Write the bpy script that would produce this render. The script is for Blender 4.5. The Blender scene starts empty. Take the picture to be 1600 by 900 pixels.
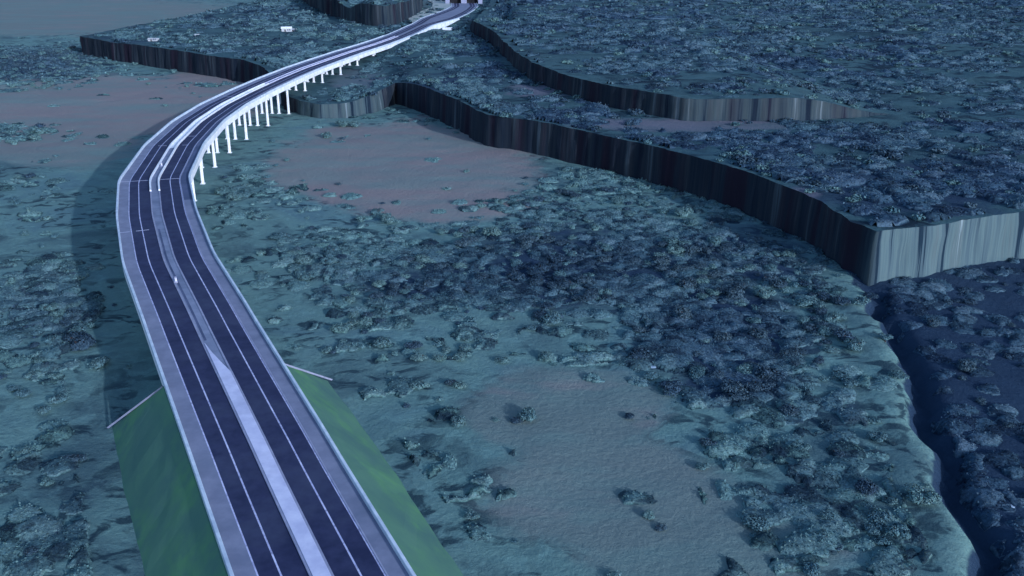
import bpy, math, random
import numpy as np
from mathutils import Vector, geometry
random.seed(7); rng = np.random.default_rng(11)
R = math.radians
sc = bpy.context.scene
COL = sc.collection

# ------------------------------------------------------------------ camera
CAM_H, PITCH, FPX = 107.0, R(20.07), 1500.0
cam_d = bpy.data.cameras.new('camera'); cam = bpy.data.objects.new('camera', cam_d); COL.objects.link(cam)
cam.location = (0, 0, CAM_H); cam.rotation_euler = (R(90) - PITCH, 0, 0)
cam_d.sensor_width = 36; cam_d.lens = 36 * FPX / 1600; cam_d.clip_start = 1; cam_d.clip_end = 30000
sc.camera = cam

# ------------------------------------------------------------------ sky, sun, exposure
SUN_DIR = Vector((45, -59, 21)).normalized()            # towards the sun: low, behind the camera's right shoulder
SUN_EL = math.asin(SUN_DIR.z)
w = bpy.data.worlds.new('World'); sc.world = w; w.use_nodes = True
nt = w.node_tree
sky = nt.nodes.new('ShaderNodeTexSky'); sky.sky_type = 'NISHITA'; sky.sun_disc = False
sky.sun_elevation = SUN_EL; sky.sun_rotation = math.atan2(SUN_DIR.x, SUN_DIR.y)
nt.links.new(sky.outputs[0], nt.nodes['Background'].inputs[0]); nt.nodes['Background'].inputs[1].default_value = 0.15
sd = bpy.data.lights.new('sun', 'SUN'); sd.energy = 2.7; sd.angle = R(0.8); sd.color = (1.0, 0.97, 0.92)
so = bpy.data.objects.new('sun', sd); COL.objects.link(so); so.rotation_euler = SUN_DIR.to_track_quat('Z', 'Y').to_euler()
vs = sc.view_settings
vs.view_transform = 'Standard'; vs.look = 'None'; vs.gamma = 1; vs.use_curve_mapping = False
vs.exposure = 0.36
vs.use_white_balance = True; vs.white_balance_temperature = 5200; vs.white_balance_tint = 14

# ------------------------------------------------------------------ helpers
cP, sP = math.cos(PITCH), math.sin(PITCH)
def to_photo(x, y, z):                                   # where a ground point appears in the 1600x900 photo (used only to read zones off it)
    dz = z - CAM_H
    d = y * cP - dz * sP; u = y * sP + dz * cP
    d = np.maximum(d, 1.0)
    return 800 + FPX * x / d, 450 - FPX * u / d
def on_ground(px, py, z=0.0):
    v = py - 450; k = (CAM_H - z) / (v * cP + FPX * sP)
    return ((px - 800) * k, (FPX * cP - v * sP) * k)

def hash2(ix, iy, seed):
    n = (ix.astype(np.int64) * 374761393 + iy.astype(np.int64) * 668265263 + seed * 1442695041) & 0x7fffffff
    n = ((n ^ (n >> 13)) * 1274126177) & 0x7fffffff
    return ((n ^ (n >> 16)) & 0xffff) / 65535.0
def vnoise(x, y, seed=0):
    x = np.asarray(x, float); y = np.asarray(y, float)
    ix, iy = np.floor(x), np.floor(y); fx, fy = x - ix, y - iy
    fx = fx * fx * (3 - 2 * fx); fy = fy * fy * (3 - 2 * fy)
    a, b = hash2(ix, iy, seed), hash2(ix + 1, iy, seed); c, d = hash2(ix, iy + 1, seed), hash2(ix + 1, iy + 1, seed)
    return (a * (1 - fx) + b * fx) * (1 - fy) + (c * (1 - fx) + d * fx) * fy
def fbm(x, y, seed=0, o=4):
    t = 0; a = 0.5
    for k in range(o): t = t + a * vnoise(np.asarray(x) * 2 ** k, np.asarray(y) * 2 ** k, seed + k * 17); a *= .5
    return t
def sstep(a, b, x):
    t = np.clip((np.asarray(x, float) - a) / (b - a), 0, 1); return t * t * (3 - 2 * t)

def tag(o, label=None, cat=None, group=None, kind=None):
    if label: o['label'] = label
    if cat: o['category'] = cat
    if group: o['group'] = group
    if kind: o['kind'] = kind
    return o
def empty(name, loc=(0, 0, 0), rz=0, parent=None):
    o = bpy.data.objects.new(name, None); COL.objects.link(o); o.location = loc; o.rotation_euler = (0, 0, rz); o.parent = parent
    o.empty_display_size = 0.5
    return o
def mesh_np(name, V, F, mat, smooth=False):
    me = bpy.data.meshes.new(name)
    V = np.asarray(V, np.float32); F = np.asarray(F, np.int32); n = F.shape[1]
    me.vertices.add(len(V)); me.vertices.foreach_set('co', V.ravel())
    me.loops.add(F.size); me.loops.foreach_set('vertex_index', F.ravel())
    me.polygons.add(len(F)); me.polygons.foreach_set('loop_start', np.arange(0, F.size, n, dtype=np.int32))
    me.polygons.foreach_set('loop_total', np.full(len(F), n, np.int32))
    me.update(calc_edges=True); me.validate()
    if smooth: me.polygons.foreach_set('use_smooth', np.ones(len(me.polygons), bool))
    me.materials.append(mat)
    return me
def link(name, me, parent=None, loc=(0, 0, 0)):
    o = bpy.data.objects.new(name, me); COL.objects.link(o); o.parent = parent; o.location = loc; return o
def attr(me, name, vals):
    a = me.attributes.new(name, 'FLOAT', 'POINT'); a.data.foreach_set('value', np.asarray(vals, np.float32))

class MB:
    def __init__(s): s.v = []; s.f = []
    def add(s, V, F):
        o = len(s.v); s.v += [tuple(v) for v in V]; s.f += [tuple(i + o for i in f) for f in F]
    def box(s, c, size, ax=(1, 0), taper=1.0):
        ax = np.array(ax, float); ay = np.array((-ax[1], ax[0])); V = []
        for z, t in ((-.5, 1), (.5, taper)):
            for a, b in ((-.5, -.5), (.5, -.5), (.5, .5), (-.5, .5)):
                q = np.array(c[:2]) + ax * a * size[0] * t + ay * b * size[1] * t
                V.append((q[0], q[1], c[2] + z * size[2]))
        s.add(V, [(3, 2, 1, 0), (4, 5, 6, 7), (0, 1, 5, 4), (1, 2, 6, 5), (2, 3, 7, 6), (3, 0, 4, 7)])
    def prism(s, ring, z0, z1, k=1.0, c=None):
        n = len(ring); c = c or (sum(p[0] for p in ring) / n, sum(p[1] for p in ring) / n)
        V = [(p[0], p[1], z0) for p in ring] + [(c[0] + (p[0] - c[0]) * k, c[1] + (p[1] - c[1]) * k, z1) for p in ring]
        s.add(V, [tuple(range(n))[::-1], tuple(range(n, 2 * n))] + [(i, (i + 1) % n, n + (i + 1) % n, n + i) for i in range(n)])
    def build(s, name, mat, parent=None, bevel=0, smooth=False):
        me = bpy.data.meshes.new(name); me.from_pydata(s.v, [], s.f); me.materials.append(mat); me.update()
        o = link(name, me, parent)
        if bevel:
            m = o.modifiers.new('bevel', 'BEVEL'); m.width = bevel; m.segments = 2; m.limit_method = 'ANGLE'
        if smooth:
            for p in me.polygons: p.use_smooth = True
        return o

# ------------------------------------------------------------------ materials
def N(t, typ, **kw):
    n = t.nodes.new(typ)
    for k, v in kw.items(): setattr(n, k, v)
    return n
def new_mat(name, rough=0.9, spec=0.2):
    m = bpy.data.materials.new(name); m.use_nodes = True; t = m.node_tree
    b = t.nodes['Principled BSDF']; b.inputs['Roughness'].default_value = rough; b.inputs['Specular IOR Level'].default_value = spec
    return m, t, b
def noise(t, scale, detail=6, rough=.6, vec=None, sc3=None, dist=0):
    n = N(t, 'ShaderNodeTexNoise'); n.inputs['Scale'].default_value = scale; n.inputs['Detail'].default_value = detail
    n.inputs['Roughness'].default_value = rough; n.inputs['Distortion'].default_value = dist
    if vec is None:
        g = N(t, 'ShaderNodeNewGeometry'); vec = g.outputs['Position']
    if sc3:
        mp = N(t, 'ShaderNodeMapping'); mp.inputs['Scale'].default_value = sc3; t.links.new(vec, mp.inputs['Vector']); vec = mp.outputs['Vector']
    t.links.new(vec, n.inputs['Vector'])
    return n.outputs['Fac']
def ramp(t, fac, stops):
    r = N(t, 'ShaderNodeValToRGB'); e = r.color_ramp.elements
    while len(e) < len(stops): e.new(0.5)
    for i, (p, c) in enumerate(stops):
        e[i].position = p; e[i].color = (c[0], c[1], c[2], 1)
    t.links.new(fac, r.inputs[0]); return r.outputs[0]
def mix(t, fac, a, b, mode='MIX'):
    m = N(t, 'ShaderNodeMix', data_type='RGBA', blend_type=mode)
    def s(i, v):
        if hasattr(v, 'links'): t.links.new(v, i)
        elif isinstance(v, (int, float)): i.default_value = v
        else: i.default_value = (v[0], v[1], v[2], 1)
    s(m.inputs[0], fac); s(m.inputs[6], a); s(m.inputs[7], b); return m.outputs[2]
def math_(t, op, a, b=None, c=None):
    m = N(t, 'ShaderNodeMath', operation=op)
    for i, v in enumerate((a, b, c)):
        if v is None: continue
        if hasattr(v, 'links'): t.links.new(v, m.inputs[i])
        else: m.inputs[i].default_value = v
    return m.outputs[0]
def bump(t, b, h, strength=.5, dist=.3):
    n = N(t, 'ShaderNodeBump'); n.inputs['Strength'].default_value = strength; n.inputs['Distance'].default_value = dist
    t.links.new(h, n.inputs['Height']); t.links.new(n.outputs[0], b.inputs['Normal'])
def getattr_(t, name):
    n = N(t, 'ShaderNodeAttribute'); n.attribute_name = name; return n.outputs['Fac']

def m_noise(name, c1, c2, scale, rough=.9, b_s=0.0, b_d=.05, streak=None, spec=.2, lo=.35, hi=.65):
    m, t, b = new_mat(name, rough, spec)
    f = noise(t, scale); c = ramp(t, f, [(lo, c1), (hi, c2)])
    if streak:
        f2 = noise(t, streak[0], 5, .7); c = mix(t, math_(t, 'MULTIPLY', ramp_fac(t, f2, .45, .7), streak[2]), c, streak[1])
    t.links.new(c, b.inputs['Base Color'])
    if b_s: bump(t, b, noise(t, scale * 6, 4), b_s, b_d)
    return m
def ramp_fac(t, fac, lo, hi):
    m = N(t, 'ShaderNodeMapRange'); m.interpolation_type = 'SMOOTHSTEP'
    m.inputs['From Min'].default_value = lo; m.inputs['From Max'].default_value = hi
    t.links.new(fac, m.inputs['Value']); return m.outputs[0]

M = {}
M['asphalt'] = m_noise('asphalt', (.016, .021, .060), (.030, .036, .088), .35, .85, .15, .01, (.04, (.046, .056, .105), .8))
M['shoulder'] = m_noise('shoulder_concrete', (.16, .18, .26), (.22, .24, .33), .25, .9, .15, .01, (.06, (.12, .15, .22), .5))
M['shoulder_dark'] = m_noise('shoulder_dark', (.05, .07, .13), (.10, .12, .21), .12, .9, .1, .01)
M['median'] = m_noise('median_concrete', (.46, .48, .66), (.60, .62, .78), .3, .85, .1, .01, (.08, (.36, .38, .52), .5))
M['median_grey'] = m_noise('median_grey', (.14, .17, .25), (.23, .26, .36), .15, .9, .1, .01)
M['kerb'] = m_noise('kerb_concrete', (.22, .24, .34), (.30, .32, .44), .5, .9)
M['paint'] = m_noise('road_paint', (.36, .38, .60), (.58, .60, .80), .3, .7, 0, 0, (.9, (.15, .16, .3), .8))
M['parapet'] = m_noise('parapet_concrete', (.42, .50, .60), (.58, .66, .74), .4, .8, .1, .01, (.12, (.30, .38, .50), .6))
M['white'] = m_noise('white_concrete', (.66, .70, .76), (.82, .84, .88), .3, .75, .1, .01, (.1, (.50, .55, .64), .6))
M['joint'] = m_noise('joint_steel', (.35, .37, .52), (.48, .50, .66), 1.5, .5)
M['verge'] = m_noise('pale_verge', (.30, .36, .34), (.42, .46, .44), .06, .95, .3, .1, (.03, (.28, .30, .34), .6))
M['bark'] = m_noise('bark', (.03, .025, .03), (.07, .055, .05), 2, .95)
M['roof'] = m_noise('pale_roof', (.70, .74, .80), (.84, .86, .9), .5, .6)
M['tunnel_dark'] = m_noise('tunnel_shade', (.010, .011, .015), (.018, .020, .026), .5, .95)
M['house_wall'] = m_noise('house_wall', (.35, .38, .42), (.45, .48, .52), .5, .85)
M['rock_pale'] = m_noise('pale_rock', (.16, .24, .34), (.28, .36, .46), .6, .9, .5, .2)

def ground_mat(name, green_a, green_b, dark, pink, grey, dk=.5, mscale=.11):
    """vegetated ground; attribute 'bare' opens it to soil, 'pinkness' says which soil, 'gloom' is dark undergrowth"""
    m, t, b = new_mat(name, .95, .1)
    base = ramp(t, noise(t, .018, 8, .62, dist=.6), [(.36, green_a), (.50, green_b), (.64, tuple(x * .72 for x in green_a))])
    mot = ramp_fac(t, noise(t, mscale, 6, .58, sc3=(.75, 1, 1), dist=1.0), .50, .60)
    area = ramp_fac(t, noise(t, .022, 4, .55), .40, .56)
    base = mix(t, math_(t, 'MULTIPLY', math_(t, 'MULTIPLY', mot, area), dk), base, dark)  # undergrowth mottle, darkened to put shadow between brush into the ground colour
    lit = ramp_fac(t, noise(t, mscale * 1.3, 5, .6, sc3=(.8, 1, 1), dist=.6), .54, .66)
    base = mix(t, math_(t, 'MULTIPLY', lit, .35), base, tuple(x * 1.45 for x in green_b))
    fine = noise(t, .7, 5, .65); 
    base = mix(t, .35, base, mix(t, fine, (.3, .3, .3), (1.2, 1.2, 1.2)), 'MULTIPLY')
    soil = mix(t, getattr_(t, 'pinkness'), grey, pink)
    soil = mix(t, math_(t, 'MULTIPLY', ramp_fac(t, noise(t, .009, 4, .6, sc3=(.35, 1.6, 1)), .48, .60), .45), soil, mix(t, .5, green_b, grey))
    soil = mix(t, math_(t, 'MULTIPLY', ramp_fac(t, noise(t, .022, 4, .6, sc3=(.6, 1.3, 1)), .52, .64), .5), soil, pink)
    soil = mix(t, math_(t, 'MULTIPLY', ramp_fac(t, noise(t, .035, 7, .6, sc3=(.6, 1.6, 1)), .45, .65), .35), soil, green_b)
    soil = mix(t, .25, soil, mix(t, fine, (.5, .5, .5), (1.3, 1.3, 1.3)), 'MULTIPLY')
    bf = ramp_fac(t, math_(t, 'ADD', getattr_(t, 'bare'), math_(t, 'MULTIPLY', math_(t, 'SUBTRACT', noise(t, .04, 8, .65), .5), .9)), .35, .65)
    c = mix(t, bf, base, soil)
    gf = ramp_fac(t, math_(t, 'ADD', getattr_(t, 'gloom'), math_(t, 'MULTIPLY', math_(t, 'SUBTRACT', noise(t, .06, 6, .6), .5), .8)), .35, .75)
    c = mix(t, gf, c, mix(t, noise(t, .12, 5), (.014, .027, .055), (.034, .062, .105)))  # near-black navy: undergrowth plus the shade under brush, put into the colour
    t.links.new(c, b.inputs['Base Color'])
    bump(t, b, noise(t, .5, 8, .7), .8, .8)
    return m
M['ground'] = ground_mat('valley_ground', (.118, .205, .225), (.150, .258, .245), (.014, .034, .055), (.240, .212, .212), (.128, .195, .190), .85, .13)
M['plateau'] = ground_mat('plateau_ground', (.042, .090, .115), (.065, .125, .140), (.010, .024, .042), (.150, .150, .190), (.095, .150, .165), .95, .075)
M['grass'] = m_noise('embankment_grass', (.068, .145, .130), (.095, .200, .135), .05, .95, .3, .1, (.03, (.12, .29, .10), .8))

def leaf_mat(name, cols):
    m, t, b = new_mat(name, .75, .15)
    oi = N(t, 'ShaderNodeObjectInfo'); g = N(t, 'ShaderNodeNewGeometry')
    rp = math_(t, 'FRACT', math_(t, 'ADD', math_(t, 'MULTIPLY', g.outputs['Random Per Island'], .75), oi.outputs['Random']))
    c = ramp(t, rp, [(i / (len(cols) - 1), q) for i, q in enumerate(cols)])
    big = noise(t, .025, 4, .55)
    c = mix(t, ramp_fac(t, big, .4, .62), c, mix(t, 1.0, c, (.65, .72, .85), 'MULTIPLY'))
    c = mix(t, .45, c, mix(t, ramp_fac(t, noise(t, 1.4, 4, .7), .35, .6), (.3, .3, .3), (1.3, 1.3, 1.3)), 'MULTIPLY')
    t.links.new(c, b.inputs['Base Color'])
    return m
M['leaf'] = leaf_mat('leaves', [(.075, .150, .155), (.130, .225, .225), (.045, .090, .105), (.170, .270, .270), (.095, .180, .195)])
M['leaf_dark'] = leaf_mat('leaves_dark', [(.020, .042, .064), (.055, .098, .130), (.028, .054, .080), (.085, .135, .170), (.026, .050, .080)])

def cliff_mat():
    m, t, b = new_mat('rock_strata', .95, .1)
    s = getattr_(t, 'run'); comb = N(t, 'ShaderNodeCombineXYZ'); t.links.new(s, comb.inputs[0])
    g = N(t, 'ShaderNodeNewGeometry'); sep = N(t, 'ShaderNodeSeparateXYZ'); t.links.new(g.outputs['Position'], sep.inputs[0])
    t.links.new(math_(t, 'MULTIPLY', sep.outputs[2], .03), comb.inputs[1])
    f = noise(t, .13, 4, .7, comb.outputs[0]); f2 = noise(t, .05, 3, .6, comb.outputs[0]); f3 = noise(t, .9, 3, .6, comb.outputs[0])
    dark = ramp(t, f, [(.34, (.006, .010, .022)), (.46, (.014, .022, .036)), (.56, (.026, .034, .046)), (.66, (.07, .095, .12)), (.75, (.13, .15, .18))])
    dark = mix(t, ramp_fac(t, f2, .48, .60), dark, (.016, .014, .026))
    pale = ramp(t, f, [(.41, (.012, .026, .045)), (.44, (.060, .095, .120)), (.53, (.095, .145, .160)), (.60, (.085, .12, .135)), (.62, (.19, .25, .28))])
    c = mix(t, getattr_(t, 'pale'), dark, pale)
    c = mix(t, .4, c, mix(t, f3, (.45, .45, .45), (1.35, 1.35, 1.35)), 'MULTIPLY')
    t.links.new(c, b.inputs['Base Color'])
    bump(t, b, f3, .5, .5)
    return m
M['cliff'] = cliff_mat()

# ------------------------------------------------------------------ terrain heights and zones
RIDGE = np.array([(62, 60), (76, 110), (82, 143), (84, 157), (89, 183), (94, 207), (101, 237), (107, 270), (113, 293), (124, 303), (160, 306), (320, 340)], float)
def ridge_x(y): return np.interp(y, RIDGE[:9, 1], RIDGE[:9, 0])
def h_valley(x, y):
    z = (fbm(x / 40., y / 40., 3) - .5) * 1.6 + (fbm(x / 9., y / 9., 5, 3) - .45) * .8
    d = x - ridge_x(y) + (fbm(y / 11., x * 0, 9, 4) - .5) * 9
    drop = sstep(0, 4.5, d) * (1 - .66 * sstep(5, 10, d)) * sstep(312, 276, y)
    z = z - 6.0 * drop + .8 * np.exp(-((d + 3) / 5) ** 2) * sstep(300, 270, y)
    return z
def h_plateau(x, y):
    z = 17 + (fbm(x / 60., y / 60., 21) - .5) * 1.5 + (fbm(x / 12., y / 12., 23, 3) - .5) * .7
    # the low spur under the viaduct ramps up to the plateau
    sp = np.exp(-(((x + 126) / 46.) ** 4)) * sstep(900, 730, y)
    z = z * (1 - sp) + 8.8 * sp
    dp = np.exp(-(((x + 68) / 16.) ** 4 + ((y - 1085) / 85.) ** 4))
    return z - 6.0 * dp
def h_upper(x, y):
    m = np.maximum(1 - sstep(140, 215, x), sstep(520, 900, y))
    m = m * sstep(1075, 985, y + 0 * x) * (x < 0) + m * (x >= 0)
    m = np.where(x < 0, np.maximum(m, sstep(-60, 60, x) * .0 + .35), m)
    return 16.4 + 12.5 * m + (fbm(x / 50., y / 50., 31) - .5) * 2 * m + (fbm(x / 14., y / 14., 33, 3) - .5) * .7
def h_left(x, y):
    return 17 + 22 * sstep(0, 60, (y - 1040)) * (.7 + .5 * vnoise(x / 35., y / 35., 41)) + (fbm(x / 20., y / 20., 43) - .5) * 1.5

BARE = [  # centre px, radii px, pinkness, strength, level of the ground
    (630, 262, 230, 78, 1.0, 1.0), (700, 315, 150, 38, .9, .9), (560, 225, 110, 40, .6, .8),
    (880, 640, 190, 75, .15, 1.0), (960, 770, 230, 110, .25, .9), (1120, 860, 260, 70, .1, .8),
    (180, 165, 260, 52, 1.0, 1.0), (90, 225, 150, 45, .5, .9), (330, 130, 90, 25, .9, .9), (60, 130, 120, 22, .3, .8), (30, 25, 420, 34, .35, 1.0)]
def bare_map(x, y, z=0):
    px, py = to_photo(x, y, z); b = np.zeros_like(px); pk = np.zeros_like(px) ; wsum = np.zeros_like(px) + 1e-6
    for cx, cy, rx, ry, p, s in BARE:
        g = s * np.exp(-(((px - cx) / rx) ** 2 + ((py - cy) / ry) ** 2) ** 1.6)
        b = np.maximum(b, g); pk += g * p; wsum += g
    return b, np.clip(pk / wsum, 0, 1)
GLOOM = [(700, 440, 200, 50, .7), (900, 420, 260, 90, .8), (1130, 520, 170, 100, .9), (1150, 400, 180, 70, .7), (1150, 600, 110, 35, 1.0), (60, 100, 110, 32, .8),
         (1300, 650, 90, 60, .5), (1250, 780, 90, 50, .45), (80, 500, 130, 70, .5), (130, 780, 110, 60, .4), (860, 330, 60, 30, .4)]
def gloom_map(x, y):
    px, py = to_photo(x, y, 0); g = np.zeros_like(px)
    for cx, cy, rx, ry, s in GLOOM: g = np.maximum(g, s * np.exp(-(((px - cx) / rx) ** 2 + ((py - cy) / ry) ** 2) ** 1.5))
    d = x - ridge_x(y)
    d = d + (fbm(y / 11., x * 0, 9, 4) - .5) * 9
    g = np.maximum(g, (1.15 - .25 * sstep(9, 20, d)) * sstep(-1, 2, d) * sstep(420, 300, y))  # dark band along the trench: shadow of a tree edge put into the colour
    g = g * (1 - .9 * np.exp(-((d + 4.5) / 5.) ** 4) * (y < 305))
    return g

# ------------------------------------------------------------------ ground: one sheet to the horizon
def lines(a, b, st, far0, far1, k=1.25):
    m = list(np.arange(a, b, st)); lo = []; hi = []; x = a; s_ = st
    while x > far0: s_ *= k; x -= s_; lo.append(x)
    x = m[-1]; s_ = st
    while x < far1: s_ *= k; x += s_; hi.append(x)
    return np.array(lo[::-1] + m + hi)
xs = lines(-520, 330, 3.0, -9000, 9000); ys = lines(60, 1150, 3.0, -3000, 16000)
GX, GY = np.meshgrid(xs, ys); gx, gy = GX.ravel(), GY.ravel()
gz = h_valley(gx, gy)
nx, ny = len(xs), len(ys); ii = np.arange(nx * ny).reshape(ny, nx)
F = np.stack([ii[:-1, :-1], ii[:-1, 1:], ii[1:, 1:], ii[1:, :-1]], -1).reshape(-1, 4)
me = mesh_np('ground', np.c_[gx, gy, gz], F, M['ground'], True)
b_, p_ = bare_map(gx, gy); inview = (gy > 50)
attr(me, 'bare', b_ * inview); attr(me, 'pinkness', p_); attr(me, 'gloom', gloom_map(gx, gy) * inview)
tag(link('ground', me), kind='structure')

# ------------------------------------------------------------------ plateaus and rock faces
def densify(P, step):
    out = []
    for a, b in zip(P[:-1], P[1:]):
        a, b = np.array(a, float), np.array(b, float); n = max(1, int(np.linalg.norm((b - a)[:2]) / step))
        for i in range(n): out.append(a + (b - a) * i / n)
    out.append(np.array(P[-1], float)); return np.array(out)
def smooth_poly(P, n=2):
    P = np.array(P, float)
    for _ in range(n):
        Q = [P[0]]
        for a, b in zip(P[:-1], P[1:]): Q += [a * .75 + b * .25, a * .25 + b * .75]
        Q.append(P[-1]); P = np.array(Q)
    return P
def rough_edge(P, step, amp, seed):
    D = densify(P, step); T = np.gradient(D[:, :2], axis=0); T /= np.linalg.norm(T, axis=1)[:, None] + 1e-9
    n = np.c_[T[:, 1], -T[:, 0]]; s = np.r_[0, np.cumsum(np.linalg.norm(np.diff(D[:, :2], axis=0), axis=1))]
    o = (fbm(s / 14., s * 0, seed, 4) - .5) * 2 * amp + (vnoise(s / 2.2, s * 0, seed + 5) - .5) * amp * .45
    D[:, :2] += n * o[:, None]; return D[:, :2], n, s
def rock_face(name, E, n_out, s, ztop, zbot, pale, seed):
    rows = 7; V = []; run = []; pl = []
    for r in range(rows):
        k = r / (rows - 1)                                  # 0 top .. 1 bottom
        out = .15 + 1.3 * k ** 1.4 + (vnoise(s / 3.0, s * 0 + k * 2.0, seed) - .5) * 1.5 * (k > 0) + (vnoise(s / 1.1, s * 0 + k * 1.2, seed + 3) - .5) * .6 * (k > 0)
        if r == 0: out = out * 0
        z = ztop * (1 - k) + zbot * k
        V.append(np.c_[E + n_out * out[:, None], z]); run.append(s); pl.append(pale)
    n = len(E); ii = np.arange(rows * n).reshape(rows, n)
    F = np.stack([ii[1:, :-1], ii[1:, 1:], ii[:-1, 1:], ii[:-1, :-1]], -1).reshape(-1, 4)
    me = mesh_np(name, np.concatenate(V), F, M['cliff']); attr(me, 'run', np.concatenate(run)); attr(me, 'pale', np.concatenate(pl))
    return tag(link(name, me), kind='structure')
def tableland(name, edge, back, hfun, near_step, mat, seed, box):
    poly = np.concatenate([edge, np.array(back, float).reshape(-1, 2)]); nb = len(poly)
    pts = []
    for x0, x1, y0, y1, st in box:
        X, Y = np.meshgrid(np.arange(x0, x1, st), np.arange(y0, y1, st)); X = X + rng.uniform(-.3, .3, X.shape) * st; Y = Y + rng.uniform(-.3, .3, X.shape) * st
        pts.append(np.c_[X.ravel(), Y.ravel()])
    pts = np.concatenate(pts)
    ins = inside(pts, poly); pts = pts[ins]
    co = [Vector(p) for p in poly] + [Vector(p) for p in pts]
    ed = [(i, (i + 1) % nb) for i in range(nb)]
    r = geometry.delaunay_2d_cdt(co, ed, [], 1, 1e-4)
    V = np.array([(v[0], v[1]) for v in r[0]]); Fc = np.array([f for f in r[2] if len(f) == 3])
    a, b, c = V[Fc[:, 0]], V[Fc[:, 1]], V[Fc[:, 2]]
    ar = (b[:, 0] - a[:, 0]) * (c[:, 1] - a[:, 1]) - (b[:, 1] - a[:, 1]) * (c[:, 0] - a[:, 0])
    Fc[ar < 0] = Fc[ar < 0][:, ::-1]
    z = hfun(V[:, 0], V[:, 1]); me = mesh_np(name, np.c_[V, z], Fc, mat, True)
    return me, V, z
def inside(P, poly):
    x, y = P[:, 0], P[:, 1]; r = np.zeros(len(P), bool); j = len(poly) - 1
    for i in range(len(poly)):
        xi, yi, xj, yj = *poly[i], *poly[j]
        c = ((yi > y) != (yj > y)) & (x < (xj - xi) * (y - yi) / (yj - yi + 1e-12) + xi); r ^= c; j = i
    return r

E1 = [(-395, 1228), (-412, 1064), (-418, 956), (-392, 930), (-369, 905), (-296, 845), (-250, 800), (-215, 772), (-190, 735), (-168, 690), (-150, 640), (-135, 617), (-120, 603), (-104, 606),
      (-90, 628), (-84, 652), (-80, 664), (-70, 650), (-58, 628), (-31, 566), (-14, 520), (20, 492), (60, 444), (85, 406), (102, 372), (113, 335), (115, 312), (119, 300), (147, 311), (183, 325), (240, 348), (330, 392), (520, 470), (900, 620)]
e1, n1, s1 = rough_edge(E1, 1.6, 1.5, 51)
back1 = [(6000, 2500), (6000, 12000), (-350, 12000), (-387, 1511)]
pe, V1, z1 = tableland('plateau', e1, back1, h_plateau, 6, M['plateau'], 1, [(-430, 420, 290, 1100, 7), (-430, 900, 1100, 1700, 14), (-430, 6000, 1700, 12000, 260), (420, 6000, 290, 1700, 60)])
def plateau_bare(x, y):
    px, py = to_photo(x, y, 17); b = np.zeros_like(px)
    for cx, cy, rx, ry, s in [(1080, 195, 230, 14, .75), (850, 140, 90, 18, .6), (330, 60, 90, 14, .5), (560, 110, 60, 20, .8), (520, 140, 70, 20, .3), (1260, 300, 30, 18, .8), (680, 10, 40, 40, 1.0), (690, 75, 60, 25, .3)]:
        b = np.maximum(b, s * np.exp(-(((px - cx) / rx) ** 2 + ((py - cy) / ry) ** 2) ** 1.5))
    return b
attr(pe, 'bare', plateau_bare(V1[:, 0], V1[:, 1])); attr(pe, 'pinkness', (V1[:, 0] > -60) * .6 + (V1[:, 1] < 900) * .3)
px_, py_ = to_photo(V1[:, 0], V1[:, 1], 17)
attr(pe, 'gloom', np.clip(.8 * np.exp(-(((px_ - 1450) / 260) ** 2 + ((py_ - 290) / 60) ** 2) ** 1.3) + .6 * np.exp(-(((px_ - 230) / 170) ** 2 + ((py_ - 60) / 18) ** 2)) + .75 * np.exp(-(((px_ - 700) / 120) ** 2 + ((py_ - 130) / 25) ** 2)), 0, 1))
tag(link('plateau', pe), kind='structure')
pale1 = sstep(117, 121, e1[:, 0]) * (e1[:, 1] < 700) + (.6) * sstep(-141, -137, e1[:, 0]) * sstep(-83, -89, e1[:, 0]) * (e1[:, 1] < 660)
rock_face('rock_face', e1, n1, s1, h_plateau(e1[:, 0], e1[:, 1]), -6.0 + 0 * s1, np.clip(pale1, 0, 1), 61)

E2 = [(-30, 1500), (-36, 1250), (-42, 1090), (-44, 1037), (-36, 975), (-20, 900), (-8, 805), (2, 720), (14, 650), (34, 586), (57, 542), (90, 502), (140, 499), (185, 512), (225, 530), (420, 600), (900, 760)]
e2, n2, s2 = rough_edge(E2, 2.0, 1.5, 71)
up, V2, z2 = tableland('upper_terrace', e2, [(5900, 2600), (5900, 11000), (100, 11000)], h_upper, 8, M['plateau'], 2, [(-60, 420, 490, 1200, 8), (-60, 1200, 1200, 1800, 18), (420, 6000, 500, 1800, 70), (-100, 6000, 1800, 11000, 280)])
attr(up, 'bare', .0 * z2); attr(up, 'pinkness', 0 * z2)
px_, py_ = to_photo(V2[:, 0], V2[:, 1], 28)
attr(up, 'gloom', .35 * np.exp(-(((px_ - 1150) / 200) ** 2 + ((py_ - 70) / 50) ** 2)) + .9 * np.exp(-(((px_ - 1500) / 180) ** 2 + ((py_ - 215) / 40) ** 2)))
tag(link('upper_terrace', up), kind='structure')
pale2 = .28 * sstep(50, 100, e2[:, 0])
rock_face('rock_face', e2, n2, s2, h_upper(e2[:, 0], e2[:, 1]), 12.0 + 0 * s2, pale2, 81)

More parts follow.
